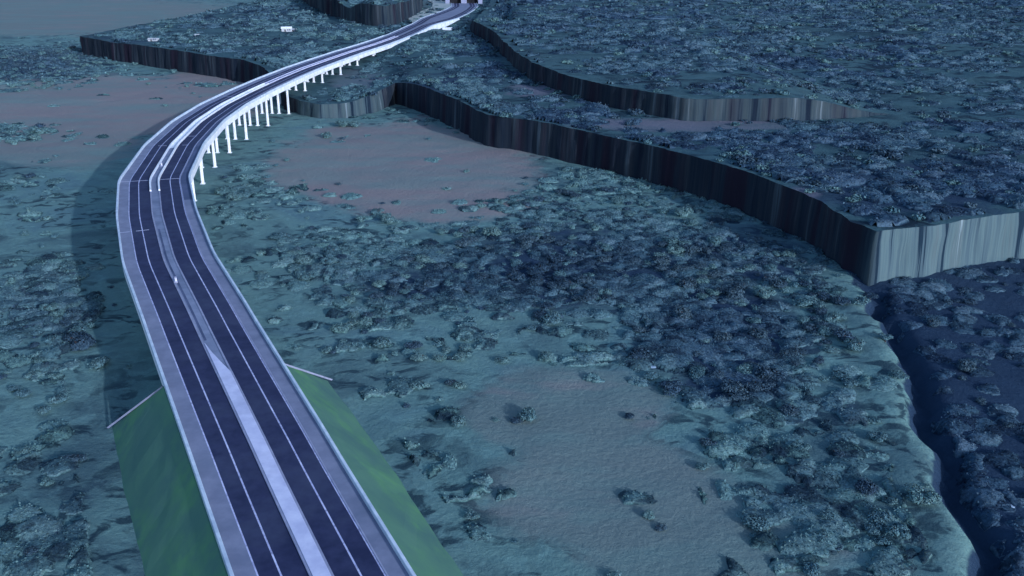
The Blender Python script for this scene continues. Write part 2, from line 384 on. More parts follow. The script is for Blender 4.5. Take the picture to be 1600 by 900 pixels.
E3 = [(-390, 1900), (-330, 1560), (-283, 1404), (-232, 1240), (-206, 1180), (-175, 1110), (-150, 1072), (-136, 1068), (-128, 1100), (-121, 1180), (-120, 1300), (-130, 1420), (-170, 1650), (-220, 1950)]
e3, n3, s3 = rough_edge(E3, 3.0, 4.0, 91)
hz3 = lambda x, y: 17 + 20 * (.55 + .75 * vnoise(np.asarray(x) / 26., np.asarray(y) / 60., 41)) + (fbm(x / 20., y / 20., 43) - .5) * 2
t3, V3, z3 = tableland('hill', e3, [], hz3, 10, M['plateau'], 3, [(-390, -110, 1060, 1950, 10)])
attr(t3, 'bare', .0 * z3); attr(t3, 'pinkness', 0 * z3); attr(t3, 'gloom', .2 + 0 * z3)
tag(link('hill', t3), kind='structure')
rock_face('rock_face', e3, n3, s3, hz3(e3[:, 0], e3[:, 1]), 12.0 + 0 * s3, .35 * vnoise(s3 / 30, s3 * 0, 5), 95)

# ------------------------------------------------------------------ road axis (z = top of the parapets)
AX = [(60, -60, 9.0), (-21, 108, 13.2), (-46.7, 160, 14.8), (-79, 225, 16.9), (-102, 271, 18.3), (-121, 316, 19.5), (-138, 362, 20.2), (-151, 425, 20.6), (-157.5, 480, 21), (-159, 530, 21.2), (-156.5, 580, 21.4),
      (-152, 635, 21.5), (-146.5, 690, 21.3), (-138.5, 745, 21), (-130, 800, 20.7), (-121, 850, 20.3), (-113.5, 900, 20), (-107.5, 950, 19.7), (-103, 1000, 19.5), (-98.5, 1060, 19.2), (-92, 1110, 19), (-84, 1170, 18.8), (-75, 1240, 18.7), (-68, 1310, 18.7), (-65, 1375, 18.7), (-70, 1450, 18.7), (-92, 1560, 18.7), (-150, 1800, 18.7)]
AX = np.array(AX, float)
ax = [AX[0]]
for i in range(1, len(AX) - 1):                              # keep the chords, ease each corner slightly
    a, b, c = AX[i - 1], AX[i], AX[i + 1]
    la, lc = np.linalg.norm(a - b), np.linalg.norm(c - b); k = 7.0
    p0, p2 = b + (a - b) * k / la, b + (c - b) * k / lc
    for t_ in (0, .25, .5, .75, 1): ax.append(p0 * (1 - t_) ** 2 + 2 * b * t_ * (1 - t_) + p2 * t_ ** 2)
ax.append(AX[-1]); ax = densify(ax, 6.0)
AS = np.r_[0, np.cumsum(np.linalg.norm(np.diff(ax[:, :2], axis=0), axis=1))]
AT = np.gradient(ax[:, :2], axis=0); AT /= np.linalg.norm(AT, axis=1)[:, None]
AN = np.c_[AT[:, 1], -AT[:, 0]]                              # to the right of travel
AZ = np.interp(AS, AS, ax[:, 2]); AZ = np.convolve(np.pad(AZ, 6, 'edge'), np.ones(13) / 13, 'valid')
def s_at_y(y): return float(np.interp(y, ax[:, 1], AS))
def frame(s):
    p = np.array([np.interp(s, AS, ax[:, 0]), np.interp(s, AS, ax[:, 1])]); n = np.array([np.interp(s, AS, AN[:, 0]), np.interp(s, AS, AN[:, 1])])
    n /= np.linalg.norm(n); return p, n, float(np.interp(s, AS, AZ))
def stations(s0, s1): return np.r_[s0, AS[(AS > s0 + .3) & (AS < s1 - .3)], s1]
def sweep(s0, s1, prof, name, mat, parent=None, closed=True, dz=0.0):
    """prof: list of (offset right of axis, height relative to road surface), or a function of s"""
    V = []; ss = stations(s0, s1)
    for s in ss:
        p, n, z = frame(s); z = z - 1.0 + dz
        e_ = 8.5 * float(sstep(S_SPLIT0, S_SPLIT1, s)) - 3 * float(sstep(S_SPLIT1, S_SPLIT1 + 200, s))
        for o, h in (prof(s) if callable(prof) else prof):
            q = p + n * (o + (e_ if o > 0 else -e_ if o < 0 else 0)); V.append((q[0], q[1], z + h))
    k = len(prof(ss[0]) if callable(prof) else prof); F = []
    for i in range(len(ss) - 1):
        for j in range(k if closed else k - 1):
            a = i * k + j; b = i * k + (j + 1) % k; F.append((a, b, b + k, a + k))
    if closed: F += [tuple(range(k)), tuple(range((len(ss) - 1) * k, len(ss) * k))[::-1]]
    me = bpy.data.meshes.new(name); me.from_pydata(V, [], F); me.materials.append(mat); me.update()
    import bmesh
    bm = bmesh.new(); bm.from_mesh(me); bmesh.ops.recalc_face_normals(bm, faces=bm.faces); 
    if not closed:
        bm.normal_update()
        if sum(f.normal.z for f in bm.faces) < 0: bmesh.ops.reverse_faces(bm, faces=bm.faces)
    bm.to_mesh(me); bm.free()
    return link(name, me, parent)
S_SPLIT0, S_SPLIT1 = s_at_y(1060), s_at_y(1180)
def rect(a, b, h0, h1): return [(a, h0), (b, h0), (b, h1), (a, h1)]

S_AB = s_at_y(196); S_END = s_at_y(935); S_S0 = 0.0; S_N1 = s_at_y(1780)
S_MED = s_at_y(200)                                         # pale solid median south of here
def road_top(s0, s1, parent, kind=None):
    """the pavement layers: two carriageways, shoulders, lines"""
    res = []
    def st(o): 
        if kind: tag(o, kind=kind)
        return o
    for a, b in ((-9.1, -1.75), (1.75, 9.2)):
        c = st(sweep(s0, s1, rect(a, b, -.12, 0), 'carriageway' if not kind else 'road', M['asphalt'], parent))
        lines_ = [(a + 3.45, .30), ] if a < 0 else [(b - 3.55, .30)]
        lines_ += [(a + .14, .26)] if a < 0 else [(b - .14, .26)]
        for o, w_ in lines_:
            l = sweep(s0, s1, [(o - w_ / 2, .006), (o + w_ / 2, .006)], 'lane_line' , M['paint'], c, closed=False)
            if kind: tag(l)
    return res

# the viaduct ----------------------------------------------------------------
p0, n0, z0 = frame(S_AB)
via = empty('viaduct')
tag(via, 'long curving dual carriageway viaduct on white columns crossing the valley', 'viaduct')
sweep(S_AB, S_END, [(-13, -.12), (-13, -2.2), (-9.8, -2.6), (-8.8, -4.0), (-1.6, -4.0), (-1.2, -.9), (1.2, -.9), (1.6, -4.0), (9.6, -4.0), (10.4, -3.5), (13, -3.2), (13, -.12)], 'girder_deck', M['white'], via)
road_top(S_AB, S_END, via)
sweep(S_AB, S_END, rect(-12.42, -9.1, -.118, .0), 'shoulder', M['shoulder'], via)
sweep(S_AB, s_at_y(330), rect(9.2, 12.48, -.118, .0), 'shoulder', M['shoulder'], via)
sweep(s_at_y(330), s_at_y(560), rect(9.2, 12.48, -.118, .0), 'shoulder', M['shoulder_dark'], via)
sweep(s_at_y(560), S_END, rect(9.2, 12.48, -.118, .0), 'shoulder', M['shoulder'], via)
for a, b in ((-13.06, -12.42), (12.48, 13.06)):
    sweep(S_AB, S_END, [(a, -.35), (b, -.002 if a < 0 else -.35), (b, .95), (b - .08, 1.0), (a + .08, 1.0), (a, .95)] if a > 0 else [(a, -.35), (b, -.35), (b, .95), (b - .08, 1.0), (a + .08, 1.0), (a, .95)], 'parapet', M['parapet'], via)
# edge line beside the right shoulder is a raised kerb
sweep(S_AB, S_END, rect(9.2, 9.5, .003, .14), 'kerb', M['kerb'], via)
# median: barriers with a trough between, dark strip painted for the shaded slot where the twin decks part
for a in (-1.75, 1.30):
    sweep(S_AB, s_at_y(345), rect(a, a + .45, -.9, .16), 'median_barrier', M['kerb'], via)
    sweep(s_at_y(345), s_at_y(610), [(a - .12, -.9), (a + .57, -.9), (a + .50, .75), (a - .05, .75)], 'median_barrier', M['white'], via)
    sweep(s_at_y(610), S_END, rect(a, a + .45, -.9, .6), 'median_barrier', M['median'], via)
S_SL0, S_SL1 = s_at_y(214), s_at_y(300)
sweep(S_AB, S_SL0, [(-1.3, -.5), (1.3, -.5), (1.3, -.02), (-1.3, -.02)], 'median_slab', M['median_grey'], via)
sweep(S_SL0, S_SL1, [(-.35, -.5), (1.3, -.5), (1.3, -.02), (-.35, -.02)], 'median_slab', M['median_grey'], via)
sweep(S_SL0, S_SL1, [(-1.3, -.5), (-.95, -.5), (-.95, -.02), (-1.3, -.02)], 'median_slab', M['median_grey'], via)
sweep(S_SL0, S_SL1, rect(-.95, -.35, -.30, -.06), 'median_slab', M['shoulder_dark'], via)  # dark filler stands in for the shade of the open gap
sweep(S_SL1, s_at_y(420), rect(-1.3, 1.3, -.5, -.02), 'median_slab', M['median_grey'], via)
sweep(s_at_y(420), s_at_y(610), rect(-1.3, 1.3, -.7, -.35), 'median_slab', M['shoulder_dark'], via)
sweep(s_at_y(610), S_END, rect(-1.3, 1.3, -.5, .1), 'median_slab', M['shoulder'], via)
# expansion joints
for yj, spans in ((362, ((-12.42, -2.0), (2.0, 9.1))), (300, ((-12.42, -9.5), (-7.6, -3.6))), (425, ((-7.0, -3.4), (3.2, 6.2))), (445, ((2.2, 6.0),)), (560, ((-8.5, -3.0),)), (660, ((-8.8, -2.6),))):
    s = s_at_y(yj)
    p, n, z = frame(s)
    for a, b in spans:
        m = MB(); q = p + n * (a + b) / 2; m.box((q[0], q[1], z - 1.0 + .018), (b - a, .42, .02), n); m.build('expansion_joint', M['joint'], via)
# bents
BY = [232, 266, 300, 334, 368, 401, 433, 466, 501, 538, 580, 622, 660, 700, 742, 784, 826, 866]
def ground_h(x, y):
    P_ = np.array([[x, y]]); 
    poly = np.concatenate([e1, np.array(back1, float)])
    return float(h_plateau(x, y)) if inside(P_, poly)[0] else float(h_valley(x, y))
for yb in BY:
    p, n, z = frame(s_at_y(yb)); z -= 1.0
    pr = empty('pier', parent=via)
    mc = MB(); mc.box((p[0], p[1], z - 4.0 - .55), (21.5, 2.0, 1.1), n); mc.build('pier_cap', M['white'], pr, bevel=.12)
    for o in (-9.0, -2.4, 3.0, 9.4):
        q = p + n * (o - .5 if o > 0 else o + .3); g = ground_h(q[0], q[1]) - 1.0
        if z - 5.1 - g < 1.2: continue
        m = MB(); t_ = np.array((-n[1], n[0]))
        ring = [q + n * (.68 * cx) + t_ * (.62 * cy) for cx, cy in ((-1, -.6), (-.6, -1), (.6, -1), (1, -.6), (1, .6), (.6, 1), (-.6, 1), (-1, .6))]
        m.prism([tuple(r_) for r_ in ring], g, z - 5.05, .92); m.box((q[0], q[1], g + .75), (2.4, 2.2, .9), n, .9)
        m.build('column', M['white'], pr)
# abutment wall under the deck end
m = MB(); t_ = np.array((-n0[1], n0[0])); q = p0 - t_ * 0.2
m.box((q[0], q[1], 9.0), (25.4, 2.4, z0 - 1 - .8 - 4.5 - 0), n0); m.build('abutment', M['kerb'], via)

# embankment with the road on it ------------------------------------------------
def emb(s0, s1, runs, toe):
    """top edges at +-13, 1:1 side slopes to the valley floor, spill-through end"""
    V = []; ss = stations(s0, s1)
    for s in ss:
        p, n, z = frame(s); zt = z - 1.35; rl, rr = (min(q_, (zt - toe) * q_ / 14.2) for q_ in runs)
        nz = 6
        row = []
        for j in range(nz + 1):
            k = 1 - j / nz; row.append((-13.3 - rl * k, toe * k + zt * (1 - k)))
        row += [(-9, zt - .2), (0, zt - .2), (9, zt - .2)]
        for j in range(nz + 1):
            k = j / nz; row.append((13.3 + rr * k, toe * k + zt * (1 - k)))
        for o, h in row:
            q = p + n * o
            jit = 0 if abs(o) < 13.5 else (float(fbm(q[0] / 5., q[1] / 5., 12, 3)) - .5) * .9
            V.append((q[0], q[1], h + jit))
    k = len(row); F = [(i * k + j, i * k + j + 1, (i + 1) * k + j + 1, (i + 1) * k + j) for i in range(len(ss) - 1) for j in range(k - 1)]
    # end slope: rings going north sink to the valley floor, their corners running down the hips
    p, n, z = frame(s1); d = np.array((-n[1], n[0])); zt = z - 1.35; rl, rr = (min(q_, (zt - toe) * q_ / 14.2) for q_ in runs)
    for st in range(1, 9):
        kk = st / 8; hh = zt * (1 - kk) + toe * kk; base = len(V); row = []
        for j in range(nz + 1):
            u = 1 - j / nz; row.append((-13.3 - rl * (kk + (1 - kk) * u), toe * u + hh * (1 - u)))
        row += [(-9, hh), (0, hh), (9, hh)]
        for j in range(nz + 1):
            u = j / nz; row.append((13.3 + rr * (kk + (1 - kk) * u), toe * u + hh * (1 - u)))
        for o, h in row:
            q = p + n * o + d * (15.5 if o < 0 else 17.5) * kk; V.append((q[0], q[1], h + (float(fbm(q[0] / 5., q[1] / 5., 12, 3)) - .5) * .5))
        F += [(base - k + j, base - k + j + 1, base + j + 1, base + j) for j in range(k - 1)]
    me = bpy.data.meshes.new('embankment'); me.from_pydata(V, [], F); me.materials.append(M['grass']); me.update()
    return tag(link('embankment', me), kind='structure')
emb(S_S0, S_AB, (11.6, 15.0), -.6)
road_top(S_S0, S_AB, None, 'structure')
for o in list(bpy.data.objects):
    if o.parent and o.parent.get('kind') == 'structure' and o.name.startswith('lane_line'):
        o.parent = None; tag(o, kind='structure'); o.name = 'road_marking'
tag(sweep(S_S0, S_AB, rect(-12.42, -9.1, -.25, .0), 'shoulder', M['shoulder']), kind='structure')
tag(sweep(S_S0, S_AB, rect(9.2, 12.48, -.25, .0), 'shoulder', M['shoulder']), kind='structure')
tag(sweep(S_S0, S_AB, rect(9.2, 9.5, .003, .14), 'kerb', M['kerb']), kind='structure')
s_taper = s_at_y(168)
def med(s):
    return [(-1.30, -.1), (1.30, -.1), (1.30, .42), (-1.30, .42)]
tag(sweep(S_S0, S_AB, med, 'median_strip', M['median']), kind='structure')
for a in (-1.75, 1.303):
    tag(sweep(S_S0, S_AB, rect(a, a + .447, -.1, .28), 'kerb', M['kerb']), kind='structure')
# tapered nose of the pale median running onto the viaduct
sweep(S_AB + .02, s_at_y(212), lambda s: [(-1.28, -.015), (-1.28 + 2.5 * (1 - (s - S_AB) / (s_at_y(212) - S_AB)) ** 1.3 + .1, -.015), (-1.28 + 2.5 * (1 - (s - S_AB) / (s_at_y(212) - S_AB)) ** 1.3 + .1, .36), (-1.28, .36)], 'median_nose', M['median'], via)
for a, b, lab in ((-13.06, -12.42, 'pale concrete parapet wall along the left edge of the embankment road'), (12.48, 13.06, 'pale concrete parapet wall above the bright green embankment slope')):
    o = sweep(S_S0, S_AB - .02, [(a, -.5), (b, -.5), (b, .95), (b - .08, 1.0), (a + .08, 1.0), (a, .95)], 'parapet_wall', M['parapet'])
    tag(o, lab, 'wall', 'parapets along the embankment')
# pale concrete edging down the corners of the embankment
def corner_edge(side, lab):
    p, n, z = frame(S_AB); d = np.array((-n[1], n[0])); zt = z - 1.35
    a = np.array([*(p + n * side * 13.3), zt]); r_ = (zt + .6) * (11.6 if side < 0 else 15.0) / 14.2
    b = np.array([*(p + n * side * (13.3 + r_) + d * (15.5 if side < 0 else 17.5)), -.5])
    a = a + np.array([0, 0, .12]); b = b + np.array([0, 0, .12])
    t = (b - a) / np.linalg.norm(b - a); up_ = np.array((0, 0, 1.)); w_ = np.cross(t, up_); w_ /= np.linalg.norm(w_)
    m = MB(); V = []
    for q in (a, b):
        for x_, y_ in ((-.13, -.4), (.13, -.4), (.13, .1), (-.13, .1)): V.append(q + w_ * x_ + up_ * y_)
    m.add(V, [(3, 2, 1, 0), (4, 5, 6, 7), (0, 1, 5, 4), (1, 2, 6, 5), (2, 3, 7, 6), (3, 0, 4, 7)])
    o = m.build('edging_strip', M['kerb']); tag(o, lab, 'edging', 'edgings down the embankment corners')
corner_edge(-1, 'thin pale edging down the shaded left corner of the embankment')
corner_edge(1, 'thin pale edging down the bright green right corner of the embankment')

# road on the plateau --------------------------------------------------------------
road_top(S_END, S_N1, None, 'structure')
for o in list(bpy.data.objects):
    if o.parent and o.parent.get('kind') == 'structure' and o.name.startswith('lane_line'):
        o.parent = None; tag(o, kind='structure'); o.name = 'road_marking'
for a, b in ((-12.42, -9.1), (9.2, 12.48)):
    tag(sweep(S_END, S_N1, rect(a, b, -.25, 0), 'shoulder', M['shoulder']), kind='structure')
tag(sweep(S_END, S_N1, rect(-1.75, 1.75, -.25, .15), 'median_strip', M['shoulder']), kind='structure')
S_RW0, S_RW1 = s_at_y(972), s_at_y(1176)
tag(sweep(S_END, S_N1, lambda s: [(-17.5, -2.2), (-13.3, -.3), (-9.0, -.26), (9.0, -.26), (13.0, -.3), (13.02 + (0 if S_RW0 < s < S_RW1 else 4.5), -2.2)], 'embankment', M['plateau'], closed=False), kind='structure')
tag(sweep(s_at_y(1075), s_at_y(1520), lambda s: [(-13.3 - 26 * float(sstep(s_at_y(1075), s_at_y(1220), s)), .05), (-13.1, .05)], 'verge', M['verge'], closed=False), kind='structure')
for a, b, lab in ((-13.06, -12.42, 'pale low wall along the left edge of the far plateau road'), (12.48, 13.06, 'pale low wall along the right edge of the far plateau road')):
    tag(sweep(S_END + .02, S_N1, [(a, -.6), (b, -.6), (b, .55), (a, .55)], 'parapet_wall', M['parapet']), lab, 'wall', 'low walls along the far road')
def rwd(s): return -1.0 - 4.5 * float(sstep(S_RW0, S_RW0 + 120, s)) * (1 - .8 * float(sstep(S_RW1 - 75, S_RW1, s)))
rw = sweep(S_RW0, S_RW1, lambda s: [(12.6, -.4), (13.2, -.4), (13.7, rwd(s)), (12.6, rwd(s))], 'retaining_wall', M['white'])
tag(rw, 'bright white retaining wall under the far end of the road', 'wall')
wing = MB(); p, n, z = frame(S_RW1 - 78); tt = np.array((-n[1], n[0]))
q = p + n * 22; wing.box((q[0], q[1], 11.0), (11, 1.2, 5.0), n + tt * .0); 
tag(wing.build('wing_wall', M['white']), 'short white wing wall branching from the far retaining wall', 'wall')

# twin tunnel mouths where the road leaves the plateau
p, n, z = frame(s_at_y(1440)); tt = np.array((-n[1], n[0])); tp = empty('tunnel_portal')
for o in (-23.5, 0, 23.5):
    q = p + n * o; m = MB(); m.box((q[0], q[1], z + 2.6), (6 if o else 8.0, 8, 8.5), n); m.build('pillar', M['kerb'], tp)
q = p; m = MB(); m.box((q[0], q[1], z + 8.0), (53, 8.1, 2.3), n); m.build('lintel', M['kerb'], tp)
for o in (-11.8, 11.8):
    q = p + n * o + tt * 5.5; m = MB(); m.box((q[0], q[1], z + 2.4), (17, 3, 9), n); m.build('tunnel_mouth', M['tunnel_dark'], tp)  # near-black block stands in for the shade inside the opening
tag(tp, 'pair of dark tunnel mouths at the far end of the road', 'tunnel')

# ------------------------------------------------------------------ small things on the road and plateau
def post(name, s, off, lab):
    p, n, z = frame(s); q = p + n * off; e = empty(name, (q[0], q[1], z - 1.0))
    m = MB(); m.box((0, 0, .2), (.8, .8, .5)); m.build('base', M['kerb'], e)
    m = MB(); m.prism([(.35 * math.cos(a), .35 * math.sin(a)) for a in np.linspace(0, 2 * math.pi, 9)[:-1]], .44, 1.4, .8); m.build('post', M['median'], e)
    m = MB(); m.box((0, 0, 1.55), (.5, .3, .5)); m.build('reflector_panel', M['kerb'], e, bevel=.05)
    tag(e, lab, 'marker post', 'white marker posts in the median')
post('marker_post', s_at_y(384), 0.0, 'small white marker post in the median at the sharpest bend')
post('marker_post', s_at_y(252), -1.1, 'small white marker post in the median beside the dark slot')

def house(px, py, L_, W_, H_, rz, lab, cat='house'):
    x, y = on_ground(px, py, 17); z = float(h_plateau(x, y)); e = empty('small_house' if cat == 'house' else 'shed', (x, y, z), rz)
    m = MB(); m.box((0, 0, H_ / 2 - .3), (L_, W_, H_ + .6)); wl = m.build('wall', M['house_wall'], e)
    m = MB(); a, b = L_ / 2 + .5, W_ / 2 + .6; h = W_ * .28
    V = [(-a, -b, H_ - .1), (a, -b, H_ - .1), (a, b, H_ - .1), (-a, b, H_ - .1), (-a, 0, H_ + h), (a, 0, H_ + h)]
    m.add(V, [(3, 2, 1, 0), (0, 1, 5, 4), (2, 3, 4, 5), (1, 2, 5), (3, 0, 4)]); m.build('roof', M['roof'] if cat == 'house' else M['house_wall'], e)
    m = MB(); m.box((-L_ * .15, -W_ / 2 - .04, 1.1), (1.2, .12, 2.2)); m.build('door', M['bark'], e)
    for k in (.12, .32):
        m = MB(); m.box((L_ * k, -W_ / 2 - .04, 1.7), (1.1, .12, 1.1)); m.build('window', M['asphalt'], e)
    tag(e, lab, cat)
house(448, 49, 10, 6, 3, .2, 'tiny bright white house standing alone on the plateau beyond the viaduct')
house(459, 49, 5, 3, 2, .1, 'faint pale shed right beside the tiny white house', 'shed')
house(240, 64, 9, 4, 1.6, -.1, 'long pale low shed near the left end of the plateau', 'shed')
house(308, 58, 4, 3, 2, .5, 'small greyish shed in the middle of the left plateau', 'shed')

def boulder(px, py, r, z0_, lab, seed, fz=None):
    x, y = on_ground(px, py, z0_); z = float((fz or h_valley)(x, y))
    import bmesh
    bm = bmesh.new(); bmesh.ops.create_icosphere(bm, subdivisions=3, radius=1)
    for v in bm.verts:
        d = v.co.normalized(); k = .75 + .5 * float(fbm(d.x * 1.7 + seed, d.y * 1.7 + d.z * 1.3, seed, 3))
        v.co = Vector((d.x * r * 1.5 * k, d.y * r * k, d.z * r * .5 * k))
    me = bpy.data.meshes.new('rock'); bm.to_mesh(me); bm.free(); me.materials.append(M['rock_pale'])
    tag(link('rock', me, loc=(x, y, z)), lab, 'rock')
boulder(1014, 560, 1.1, 0, 'pale blue rock among dark shrubs above the bare patch', 3)
boulder(1020, 573, .8, 0, 'lower of two pale rocks at the thicket edge', 5)
boulder(1572, 800, 1.0, -3, 'pale rock in the dark hollow at the right edge', 8)

# ------------------------------------------------------------------ vegetation
def crown_np(rs, n, leaf, rx, rz, lobes=5):
    """leaf-clump quads spread through a few flattened lobes"""
    C = np.c_[rs.uniform(-.5, .5, lobes) * rx, rs.uniform(-.5, .5, lobes) * rx, rs.uniform(.30, .62, lobes) * rz * 1.1]
    Rr = rs.uniform(.42, .68, lobes)
    which = rs.integers(0, lobes, n); d = rs.normal(size=(n, 3)); d[:, 2] = np.abs(d[:, 2]) * .9 - .25; d /= np.linalg.norm(d, axis=1)[:, None]
    rad = rs.uniform(.65, 1.03, n) * Rr[which]
    P_ = C[which] + d * rad[:, None] * np.array([rx, rx, rz * .75]); P_[:, 2] = np.maximum(P_[:, 2], .12)
    nrm = d + rs.normal(size=(n, 3)) * .45; nrm[:, 2] += .35; nrm /= np.linalg.norm(nrm, axis=1)[:, None]
    a = np.cross(nrm, rs.normal(size=(n, 3))); a /= np.linalg.norm(a, axis=1)[:, None]; b = np.cross(nrm, a)
    sz = leaf * rs.uniform(.6, 1.3, n)[:, None]; el = rs.uniform(.6, 1.0, n)[:, None]
    V = np.stack([P_ - a * sz, P_ - b * sz * el * .8 + a * sz * .1, P_ + a * sz, P_ + b * sz * el], 1)
    return V.reshape(-1, 3)
def core_np(rs, rx, rz, n=4):
    """lumpy inner mass of a bush as loose quads (cube sphere)"""
    g = np.linspace(-1, 1, n + 1); Q = []
    for axd in range(3):
        for sg in (-1, 1):
            for i in range(n):
                for j in range(n):
                    c = [(g[i], g[j]), (g[i + 1], g[j]), (g[i + 1], g[j + 1]), (g[i], g[j + 1])]
                    if sg < 0: c = c[::-1]
                    q = []
                    for u, v in c:
                        p = [0, 0, 0]; p[axd] = sg; p[(axd + 1) % 3] = u; p[(axd + 2) % 3] = v; q.append(p)
                    Q.append(q)
    P_ = np.array(Q, float); P_ /= np.linalg.norm(P_, axis=2)[:, :, None]; o = rs.uniform(0, 50)
    k = .60 + .5 * fbm(P_[..., 0] * 1.8 + o + P_[..., 2], P_[..., 1] * 1.8 + o, 3, 3)
    P_ = P_ * k[..., None] * np.array([rx, rx, rz * .62]); P_[..., 2] = np.maximum(P_[..., 2] + rz * .36, 0.0)
    return P_.reshape(-1, 3)
def quads(nv): return np.arange(nv, dtype=np.int32).reshape(-1, 4)
def trunk_mb(rs, h, rx):
    m = MB()
    def seg(a, b, r0, r1):
        a, b = np.array(a), np.array(b); t = b - a; t = t / np.linalg.norm(t); u = np.cross(t, (0.3, .9, .1)); u /= np.linalg.norm(u); v = np.cross(t, u)
        V = [a + (u * math.cos(k) + v * math.sin(k)) * r0 for k in np.linspace(0, 5.24, 6)] + [b + (u * math.cos(k) + v * math.sin(k)) * r1 for k in np.linspace(0, 5.24, 6)]
        m.add(V, [(i, (i + 1) % 6, 6 + (i + 1) % 6, 6 + i) for i in range(6)])
    top = (rs.uniform(-.15, .15), rs.uniform(-.15, .15), h * .4)
    seg((0, 0, -.5), top, .16, .11)
    for k in range(4):
        an = rs.uniform(0, 6.28); seg(top, (math.cos(an) * rx * .55, math.sin(an) * rx * .55, h * rs.uniform(.6, .85)), .09, .03)
    return m
protos = []
for k in range(8):
    rs = np.random.default_rng(100 + k); rx = 1.0; rz = rs.uniform(.62, .85)
    V = np.concatenate([crown_np(rs, 1100, .075, rx, rz, int(rs.integers(5, 9))), core_np(rs, rx * .62, rz * .75, 6)]) 
    dk = k % 2
    cm = mesh_np('crown', V, quads(len(V)), M['leaf_dark' if dk else 'leaf'])
    tb = trunk_mb(rs, rz, rx * .9); tm = bpy.data.meshes.new('trunk'); 
    tm.from_pydata([(v[0] * .35, v[1] * .35, v[2]) if False else tuple(v) for v in tb.v], [], tb.f); tm.materials.append(M['bark']); tm.update()
    protos.append((cm, tm))

# density of shrubs read from the photo (px ellipses: cx, cy, rx, ry, density)
DENS = [(700, 430, 230, 70, .8), (950, 400, 260, 100, 1.0), (1150, 500, 190, 130, 1.0), (1150, 600, 120, 40, 1.2), (600, 390, 180, 40, .55), (520, 340, 160, 40, .25), (880, 560, 120, 12, .9),
        (640, 530, 160, 45, .45), (1050, 340, 200, 70, .7), (1280, 600, 110, 70, .7), (1300, 760, 140, 110, .75), (1180, 700, 90, 40, .5), (1230, 840, 110, 50, .6), (1400, 850, 60, 60, .6), (930, 300, 140, 40, .5),
        (80, 470, 150, 60, .8), (170, 520, 100, 70, .6), (40, 560, 120, 40, .5), (150, 770, 90, 30, .75), (140, 860, 120, 50, .6), (20, 820, 60, 70, .5), (60, 720, 90, 25, .35), (40, 430, 60, 30, .4),
        (20, 205, 60, 16, .8), (60, 105, 110, 34, 1.0), (40, 310, 60, 40, .2), (720, 770, 90, 20, .4), (790, 650, 110, 15, .35), (1000, 655, 35, 16, .9), (690, 600, 110, 40, .25), (640, 700, 80, 60, .2), (430, 310, 110, 40, .35)]
DOPEN = [(140, 340, 48, 100), (195, 240, 60, 45), (190, 500, 45, 90), (640, 262, 190, 62), (930, 700, 160, 70), (880, 620, 150, 40), (1000, 850, 220, 60), (180, 165, 230, 40)]
def dens_valley(x, y):
    px, py = to_photo(x, y, 0.5); d = np.full(px.shape, .035)
    for cx, cy, rx, ry, s in DENS: d = np.maximum(d, s * np.exp(-(((px - cx) / rx) ** 2 + ((py - cy) / ry) ** 2) ** 2))
    for cx, cy, rx, ry in DOPEN: d = d * (1 - .93 * np.exp(-(((px - cx) / rx) ** 2 + ((py - cy) / ry) ** 2) ** 2))
    dd = x - ridge_x(y); d = np.where((dd > -7) & (y < 310), .10, d)
    d = d * (.3 + 1.3 * sstep(.38, .60, fbm(x / 16., y / 16., 77, 3)))
    return d * .42
axy = ax[:, :2]
def road_dist(P_):
    o = np.empty(len(P_))
    for i in range(0, len(P_), 4000):
        o[i:i + 4000] = np.sqrt(((P_[i:i + 4000, None, :] - axy[None, ::2]) ** 2).sum(-1)).min(1)
    return o
def scatter(x0, x1, y0, y1, st, seed):
    rs = np.random.default_rng(seed); X, Y = np.meshgrid(np.arange(x0, x1, st), np.arange(y0, y1, st))
    return np.c_[(X + rs.uniform(-.5, .5, X.shape) * st).ravel(), (Y + rs.uniform(-.5, .5, X.shape) * st).ravel()], rs
def visible(P_, z, mx=60, my=40):
    px, py = to_photo(P_[:, 0], P_[:, 1], z); return (px > -mx) & (px < 1600 + mx) & (py > -my) & (py < 900 + my)

poly1 = np.concatenate([e1, np.array(back1, float)])
Pv, rs = scatter(-480, 330, 120, 1150, 2.9, 5)
Pv = Pv[visible(Pv, 0)]; keep = rs.random(len(Pv)) < dens_valley(Pv[:, 0], Pv[:, 1]); Pv = Pv[keep]
Pv = Pv[~inside(Pv, poly1)]; rd = road_dist(Pv); Pv = Pv[(rd > np.where(Pv[:, 1] < 225, 33, 17))]
big = .5 + .9 * fbm(Pv[:, 0] / 25., Pv[:, 1] / 25., 61, 3)
Rv = np.clip(rs.lognormal(.50, .32, len(Pv)) * big * 1.25, .9, 3.9)
Rv *= np.where(Pv[:, 1] > 500, 1.3, 1.0)
# drop heavy overlaps, largest first
order = np.argsort(-Rv); grid = {}; ok = []
for i in order:
    gx_, gy_ = int(Pv[i, 0] // 6), int(Pv[i, 1] // 6); hit = False
    for a in (-1, 0, 1):
        for b in (-1, 0, 1):
            for j in grid.get((gx_ + a, gy_ + b), ()):
                if (Pv[i, 0] - Pv[j, 0]) ** 2 + (Pv[i, 1] - Pv[j, 1]) ** 2 < ((Rv[i] + Rv[j]) * .62) ** 2: hit = True; break
            if hit: break
        if hit: break
    if not hit: grid.setdefault((gx_, gy_), []).append(i); ok.append(i)
Pv, Rv = Pv[ok], Rv[ok]
px, py = to_photo(Pv[:, 0], Pv[:, 1], 0)
app = Rv / np.hypot(Pv[:, 1], CAM_H); infr = (px > 5) & (px < 1595) & (py > 5) & (py < 895)
app = np.where(infr, app, 0); top = np.argsort(-app)[:300]; ind = np.zeros(len(Pv), bool); ind[top] = True
print('valley shrubs', len(Pv), 'individual', ind.sum())
